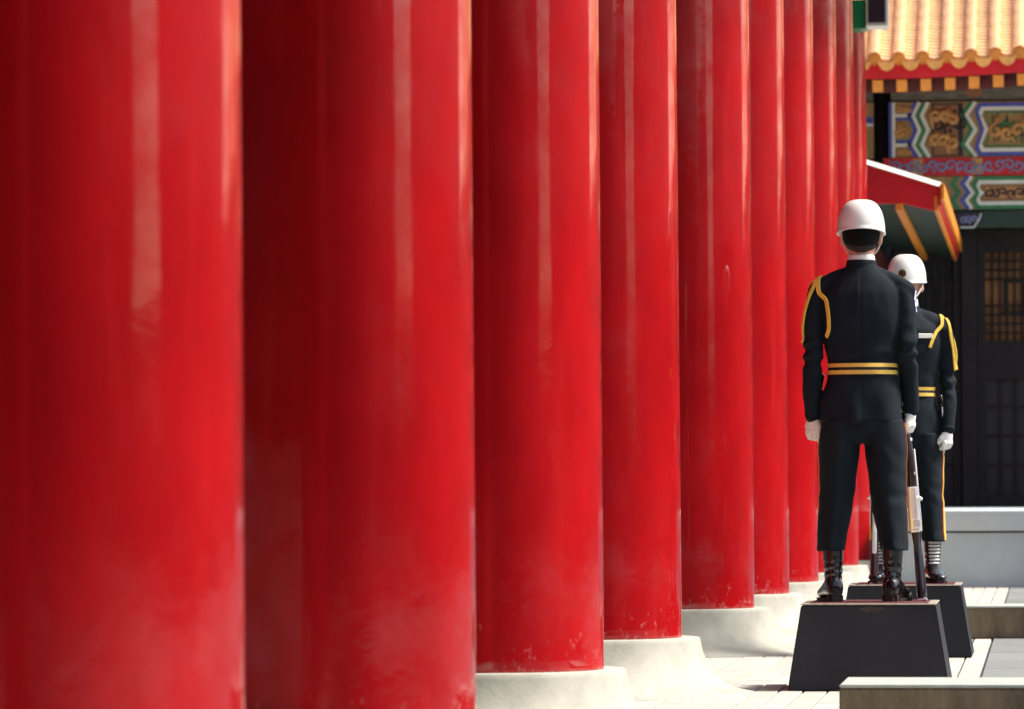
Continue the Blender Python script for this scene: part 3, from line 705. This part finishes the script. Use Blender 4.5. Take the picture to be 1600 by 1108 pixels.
    def wr_j(p, nn):
        d = .0075 * fb(p, (7, 7, 3.2), seed * 7.3)
        if abs(p.x) > .185 and p.z < 1.42:       # sleeve folds
            d += .0065 * math.sin(p.z * 85 + 6 * fb(p, (6, 6, 3), seed)) * math.exp(-((p.z - 1.15) / .10) ** 2) + .002 * fb(p, (14, 14, 18), 3)
        if abs(p.x) < .19 and p.z < 1.5:
            d += (.006 if nn.y < 0 else .002) * math.sin(p.z * 60 + 14 * abs(p.x) + 4 * fb(p, (5, 5, 4), seed + 2)) * math.exp(-((p.z - 1.13) / .06) ** 2)
            if nn.y < -.3:                       # centre back seam and vent
                d -= .002 * math.exp(-(p.x / .006) ** 2)
            if p.z < 1.04: d += .008 * math.cos(p.x * 42 + 1.2 * seed) * min(1, (1.04 - p.z) / .15)
        return d
    displace(jm, wr_j)
    jk = link('jacket', jm, 'wool', g, smooth=True); tr = bvh(jm)
    for s_, wr in ((-1, lw), (1, rw)):       # cuff edges
        b = bmesh.new(); w_ = Vector(wr); tube(b, [w_ + Vector((0, -.004, .004)), w_ + Vector((0, 0, -.004))], [.0405, .0395], 20, False); link('cuff', from_bm(b), 'wool', jk, smooth=True)
    b = bmesh.new(); ri = []
    for z, k in ((1.555, 1.05), (1.575, 1.04), (1.588, 1.0), (1.588, .93)): ri.append(zring(0, -.008, z, .069 * k, .066 * k, .067 * k, 2, 40))
    loft(b, ri, False); tilt(b); link('collar', from_bm(b), 'wool', jk, smooth=True)
    b = bmesh.new(); ri = []
    for z, k in ((1.50, 1.02), (1.575, 1.0), (1.598, .985), (1.612, .96), (1.613, .90), (1.58, .90)): ri.append(zring(0, -.008, z, .0655 * k, .063 * k, .064 * k, 2, 40))
    loft(b, ri, False); tilt(b); link('shirt_collar', from_bm(b), 'white', g, smooth=True)
    # belt with two gold lines
    def band(name, m, z0, z1, off, parent):
        b = bmesh.new(); ri = []
        for z, o_ in ((z0, .0), (z0, off), (z1, off), (z1, .0)):
            base = zring(0, 0, (z0 + z1) / 2, .25, .2, .2, 2.1, 96); pr = []
            for q in base:
                dirv = Vector((-q.x, -q.y, 0)).normalized(); hit = tr.ray_cast(Vector((q.x * .705, q.y * .9, z)), dirv)
                c_ = hit[0] if hit[0] else Vector((q.x * .68, q.y * .57, z)); pr.append(Vector((c_.x, c_.y, z)) - dirv * (o_ - .001))
            # relax the ring so that the belt runs taut
            for it in range(24): pr = [(pr[i - 1] + pr[i] * 2 + pr[(i + 1) % 96]) / 4 for i in range(96)]
            ri.append([p_ - Vector((-p_.x, -p_.y, 0)).normalized() * .003 for p_ in pr])
        loft(b, ri, False); return link(name, from_bm(b), m, parent, smooth=False)
    belt = band('belt', 'navy', 1.050, 1.108, .006, g)
    band('belt_stripe', 'gold', 1.088, 1.106, .009, belt); band('belt_stripe', 'gold', 1.055, 1.074, .009, belt)
    # aiguillette on the left shoulder
    b = bmesh.new()
    for off in (-.005, .005):
        for path in ([(-.195, -.02, 1.52), (-.225, -.06, 1.47), (-.262, -.06, 1.40), (-.285, -.05, 1.32), (-.293, -.035, 1.24), (-.290, -.02, 1.215)],
                     [(-.195, -.02, 1.52), (-.200, -.075, 1.46), (-.185, -.12, 1.40), (-.172, -.13, 1.32), (-.168, -.12, 1.26), (-.182, -.10, 1.225)],
                     [(-.195, -.0, 1.52), (-.205, .075, 1.46), (-.175, .13, 1.39), (-.150, .14, 1.33)],
                     [(-.225, .0, 1.50), (-.262, .05, 1.40), (-.285, .04, 1.30), (-.292, .02, 1.20)]):
            pts = snap(tr, spline(path, 7), .006)
            pts, fr = frames(pts)
            pp_ = []
            for p_, f_ in zip(pts, fr):
                c_, nn, i_, d_ = tr.find_nearest(p_); sd_ = f_[0].cross(nn).normalized(); pp_.append(p_ + sd_ * off)
            for it in range(2): pp_ = [pp_[0]] + [(pp_[i - 1] + pp_[i] * 2 + pp_[i + 1]) / 4 for i in range(1, len(pp_) - 1)] + [pp_[-1]]
            tube(b, pp_, .0056, 8)
    link('aiguillette', from_bm(b), 'yellow', g, smooth=True)
    def patch(name, m, c, u, v, wv, hv, off=.003, parent=jk, nu=5, nv=5):
        b = bmesh.new(); u = Vector(u); v = Vector(v); gr = []
        for j in range(nv):
            row = []
            for i in range(nu):
                p_ = Vector(c) + u * (wv * (i / (nu - 1) - .5)) + v * (hv * (j / (nv - 1) - .5)); q, nn, i_, d_ = tr.find_nearest(p_); row.append((q, nn))
            gr.append(row)
        va = [[b.verts.new(q + nn * off) for q, nn in r_] for r_ in gr]; vb = [[b.verts.new(q - nn * .002) for q, nn in r_] for r_ in gr]
        for j in range(nv - 1):
            for i in range(nu - 1): b.faces.new((va[j][i], va[j][i + 1], va[j + 1][i + 1], va[j + 1][i]))
        edge = [(j, 0) for j in range(nv)] + [(nv - 1, i) for i in range(1, nu)] + [(j, nu - 1) for j in range(nv - 2, -1, -1)] + [(0, i) for i in range(nu - 2, 0, -1)]
        for a_, c_ in zip(edge, edge[1:] + edge[:1]): b.faces.new((va[a_[0]][a_[1]], va[c_[0]][c_[1]], vb[c_[0]][c_[1]], vb[a_[0]][a_[1]]))
        return link(name, from_bm(b), m, parent)
    sp = patch('sleeve_badge', 'blue', (.30, -.02, 1.395), (0, 1, 0), (0, 0, 1), .07, .10)
    patch('badge_band', 'white', (.30, -.02, 1.418), (0, 1, 0), (0, 0, 1), .062, .032, .006, sp); patch('badge_band', 'white', (.30, -.02, 1.365), (0, 1, 0), (0, 0, 1), .05, .034, .006, sp)
    hq = tr.ray_cast(Vector((-.106, .4, 1.395)), Vector((0, -1, 0)))
    nq = Vector((hq[1].x, hq[1].y, 0)).normalized(); b = bmesh.new(); box(b, -.043, .043, -.003, .003, -.013, .013)
    bmesh.ops.bevel(b, geom=b.edges[:], offset=.002, segments=1, affect='EDGES')
    bmesh.ops.transform(b, matrix=Matrix.Translation(hq[0] + nq * .007) @ Matrix.Rotation(math.atan2(-nq.x, nq.y), 4, 'Z'), verts=b.verts); link('name_tag', from_bm(b), 'fascia_white', jk)
    for k in range(4):
        b = bmesh.new(); z = 1.36 - .085 * k; q, nn, i_, d_ = tr.find_nearest(Vector((0, .2, z))); bmesh.ops.create_cone(b, cap_ends=True, segments=16, radius1=.010, radius2=.008, depth=.006, matrix=Matrix.Translation(q + nn * .003) @ nn.to_track_quat('Z', 'Y').to_matrix().to_4x4()); link('button', from_bm(b), 'brass', jk)
    # --- trousers
    b = bmesh.new()
    loft(b, [zring(0, 0, z, a, f, f, 2.2, 40) for z, a, f in ((.735, .110, .07), (.765, .155, .105), (.79, .175, .118), (.83, .180, .122), (.90, .172, .118), (.96, .16, .11))])
    for s_ in (-1, 1):
        rings = []
        for z, x, y, a, f, p_ in ((.845, .092, 0, .095, .118, 2.1), (.78, .100, 0, .098, .116, 2.0), (.70, .106, 0, .094, .110, 1.9), (.60, .113, .003, .087, .100, 1.75), (.50, .119, .004, .081, .094, 1.65), (.40, .128, -.004, .077, .090, 1.6), (.30, .140, -.010, .069, .090, 1.55), (.236, .146, -.012, .067, .092, 1.55)):
            rings.append(zring(x * s_, y, z, a, f, f, p_, 40))
        loft(b, rings)
    tm = remesh(b, .0055, 3)
    def wr_t(p, nn):
        d = .0055 * fb(p, (7, 7, 3), seed * 3.1 + 4)
        s_ = 1 if p.x > 0 else -1
        if p.z < .72: d += .0024 * math.sin(p.z * 70 + s_ * p.x * 26 + 5 * fb(p, (4, 4, 3), seed)) * (math.exp(-((p.z - .50) / .08) ** 2) + .5 * math.exp(-((p.z - .27) / .05) ** 2))
        if p.z > .6: d += .003 * math.sin(abs(p.x) * 60 + p.z * 30) * math.exp(-((p.z - .70) / .05) ** 2)
        return d
    displace(tm, wr_t)
    trs = link('trousers', tm, 'wool', g, smooth=True); tt = bvh(tm)
    for s_ in (-1, 1):
        for m_, y0_, y1_, of in (('red_paint', -.018, .014, .0022), ('gold', -.015, .011, .0045)):
            b = bmesh.new(); rows = []
            for k in range(40):
                z = .242 + (.83 - .242) * k / 39; xc = .143 - (.143 - .095) * min(1, (z - .24) / .55); row = []
                fo = .026 if seed == 1 else .012
                for yy in (y0_ + fo, (y0_ + y1_) / 2 + fo, y1_ + fo):
                    h = tt.ray_cast(Vector((.4 * s_, yy, z)), Vector((-s_, 0, 0))); hp = h[0] or Vector((.2 * s_, yy, z)); row.append(hp + Vector((of * s_, 0, 0)))
                rows.append([row[0] - Vector((.003 * s_, 0, 0))] + row + [row[2] - Vector((.003 * s_, 0, 0))])
            vr = [[b.verts.new(q) for q in r_] for r_ in rows]
            for j in range(39):
                for i in range(4): b.faces.new((vr[j][i], vr[j][i + 1], vr[j + 1][i + 1], vr[j + 1][i]))
            link('stripe', from_bm(b), m_, trs)
    # --- gloves
    for s_, wr, rot in ((-1, lw, LROT[seed]), (1, rw, RROT[seed])):
        b = bmesh.new(); hand(b, Vector(wr) + Vector((0, 0, -.01)), rot, s_, .0028); link('glove', remesh(b, .0022, 1), 'white', g, smooth=True)
    # --- boots
    for s_ in (-1, 1):
        b = bmesh.new()
        sh = [zring(0, y, z, a, f, f, 2, 28) for z, y, a, f in ((.06, -.012, .041, .060), (.10, -.014, .040, .056), (.14, -.014, .042, .052), (.20, -.012, .047, .055), (.27, -.010, .051, .058))]
        loft(b, sh)
        rings = []
        for y, a, zt in ((-.082, .022, .075), (-.075, .033, .10), (-.05, .040, .12), (0, .042, .125), (.04, .043, .105), (.08, .047, .082), (.12, .050, .068), (.16, .046, .060), (.19, .036, .052), (.207, .020, .040)):
            zb = .012; zc = (zt + zb) / 2
            rings.append([Vector((a * sup(t, 2.4)[0], y, zc + (zt - zb) / 2 * sup(t, 2.4)[1])) for t in [2 * math.pi * i / 28 for i in range(28)]])
        loft(b, rings)
        bmx = remesh(b, .0045, 4)
        displace(bmx, lambda p, nn: .0020 * math.sin(p.z * 170 + 30 * p.x * s_ + 5 * fb(p, (9, 9, 5), 2 + s_)) * math.exp(-((p.z - .145) / .035) ** 2) + .001 * fb(p, (15, 15, 15), 4))
        bo = link('boot', bmx, 'leather', g, smooth=True, loc=(.140 * s_, -.012, 0)); bo.rotation_euler = (0, 0, R(-13) * s_)
        b = bmesh.new(); box(b, -.036, .036, -.083, -.018, .001, .030); bmesh.ops.bevel(b, geom=[e_ for e_ in b.edges if abs(e_.verts[0].co.z - e_.verts[1].co.z) > .01], offset=.016, segments=3, affect='EDGES'); link('heel', from_bm(b), 'sole', bo)
        b = bmesh.new(); loft(b, [[Vector((a * x_, y_, z_)) for x_, y_ in ((-.036, -.02), (-.044, .06), (-.051, .12), (-.045, .175), (-.02, .208), (.02, .208), (.045, .175), (.051, .12), (.044, .06), (.036, -.02))] for a, z_ in ((1, .001), (1.02, .016))]); link('sole', from_bm(b), 'sole', bo)
        tb = bvh(bmx)
        b = bmesh.new()
        for k in range(8):
            z = .112 + .0195 * k; pts = []
            for i in range(9):
                a = R(90 + (i - 4) * 7.5); h = tb.ray_cast(Vector((.2 * math.cos(a), .2 * math.sin(a) - .012, z)), Vector((-math.cos(a), -math.sin(a), 0)))
                if h[0]: pts.append(h[0] + Vector((math.cos(a), math.sin(a), 0)) * .002)
            if len(pts) > 2: tube(b, pts, .0062, 8)
        link('laces', from_bm(b), 'white', bo, smooth=True)
    # bayonet scabbard on the left hip
    b = bmesh.new(); tube(b, [(-.197, .045, 1.00), (-.203, .05, .90), (-.207, .052, .74)], [.011, .010, .007], 10, flat=.6); sb = link('scabbard', from_bm(b), 'chrome', g, smooth=True)
    b = bmesh.new(); tube(b, [(-.190, .045, 1.05), (-.197, .045, 1.00)], [.014, .013], 10); link('hilt', from_bm(b), 'leather', sb, smooth=True)
    return g

def rifle(loc, top, label, wood, spin=0.):
    """local +z runs butt to muzzle, +y is the trigger side"""
    d = (Vector(top) - Vector(loc)).normalized()
    e = empty('rifle', loc, 0, label, 'rifle'); zq = d.to_track_quat('Z', 'Y')
    yv = Vector((math.sin(spin), math.cos(spin), 0)); yv = (yv - d * yv.dot(d)).normalized(); xv = yv.cross(d)
    e.rotation_mode = 'QUATERNION'; e.rotation_quaternion = Matrix((xv, yv, d)).transposed().to_quaternion()
    rings = []
    for z, y0, y1, t in ((.004, -.035, .085, .020), (.012, -.037, .087, .023), (.06, -.034, .078, .0235), (.14, -.028, .062, .0225), (.22, -.022, .046, .020), (.255, -.018, .030, .018), (.29, -.012, .034, .021), (.33, -.010, .040, .025), (.50, -.008, .040, .025), (.60, -.006, .030, .022), (.74, -.002, .022, .019), (.76, .0, .018, .016)):
        yc, hy = (y0 + y1) / 2, (y1 - y0) / 2
        rings.append([Vector((t * sup(a, 2.8)[0], yc + hy * sup(a, 2.8)[1], z)) for a in [2 * math.pi * i / 24 for i in range(24)]])
    bm = bmesh.new(); loft(bm, rings); link('stock', from_bm(bm), wood, e, smooth=True)
    boxes('butt_plate', 'chrome', e, [(-.022, .022, -.036, .086, -.004, .006)], .002)
    rc = boxes('receiver', 'chrome', e, [(-.022, .022, -.036, -.004, .315, .53)], .008)
    bm = bmesh.new(); tube(bm, [(.018, -.022, .47), (.032, -.025, .478), (.037, -.027, .468)], [.006, .006, .008], 10); tube(bm, [(.026, -.012, .36), (.026, -.012, .70)], [.006, .005], 10); link('operating_rod', from_bm(bm), 'chrome', rc, smooth=True)
    boxes('rear_sight', 'chrome', rc, [(-.014, .026, -.052, -.034, .335, .375)], .004)
    boxes('side_plate', 'chrome', e, [(-.029, .0295, -.004, .02, .32, .50)], .006)
    bm = bmesh.new(); tube(bm, spline([(0, .036, .285), (0, .066, .30), (0, .066, .35), (0, .038, .365)], 5), .005, 8); tube(bm, [(0, .04, .33), (0, .056, .325)], .004, 8); link('trigger_guard', from_bm(bm), 'chrome', e, smooth=True)
    bm = bmesh.new(); tube(bm, [(0, -.012, .53), (0, -.012, .74), (0, -.012, .90)], [.019, .017, .015], 14); link('handguard', from_bm(bm), wood, e, smooth=True)
    bm = bmesh.new(); tube(bm, [(0, -.012, .50), (0, -.012, 1.095)], [.010, .008], 12); link('barrel', from_bm(bm), 'chrome', e, smooth=True)
    bm = bmesh.new(); tube(bm, [(0, .006, .90), (0, .006, 1.03)], .010, 12); link('gas_cylinder', from_bm(bm), 'chrome', e, smooth=True)
    for z in (.585, .745, .885):
        bm = bmesh.new(); lathe(bm, [(.0225, z), (.0225, z + .014)], 20); o = link('band', from_bm(bm), 'chrome', e, smooth=False); o.location = (0, -.004, 0)
    boxes('front_sight', 'chrome', e, [(-.004, .004, -.034, -.016, 1.035, 1.06)], .001)
    bm = bmesh.new(); tube(bm, [(0, .034, .02), (0, .060, .22), (0, .048, .40), (0, .036, .60)], .004, 8, flat=3.); link('sling', from_bm(bm), 'white', e, smooth=True)
    return e

LROT = {1: R(55), 2: R(-35)}; RROT = {1: R(-20), 2: R(25)}
G1 = (-.827, 22.10, .4005); G2 = (-.741, 26.50, .4005)
guard(G1, 0, 1.0, 'guard with back turned, dark uniform and white helmet, on the nearer black pedestal', False, (-.228, .02, .865), (.222, .085, .895), 0, 1)
guard(G2, math.pi, .985, 'guard facing forward behind the other, white helmet, gold shoulder cord', True, (-.228, .05, .865), (.190, .115, .895), R(-8), 2)
rifle((G1[0] + .272, G1[1] + .085, .405), (G1[0] + .176, G1[1] + .150, 1.5), 'chrome and dark wood rifle beside the nearer guard', 'rifle_wood')
rifle((G2[0] - .185, G2[1] - .10, .405), (G2[0] - .165, G2[1] - .155, 1.5), 'rifle seen between the nearer guard\'s legs, held by the farther guard', 'brown_wood', math.pi)
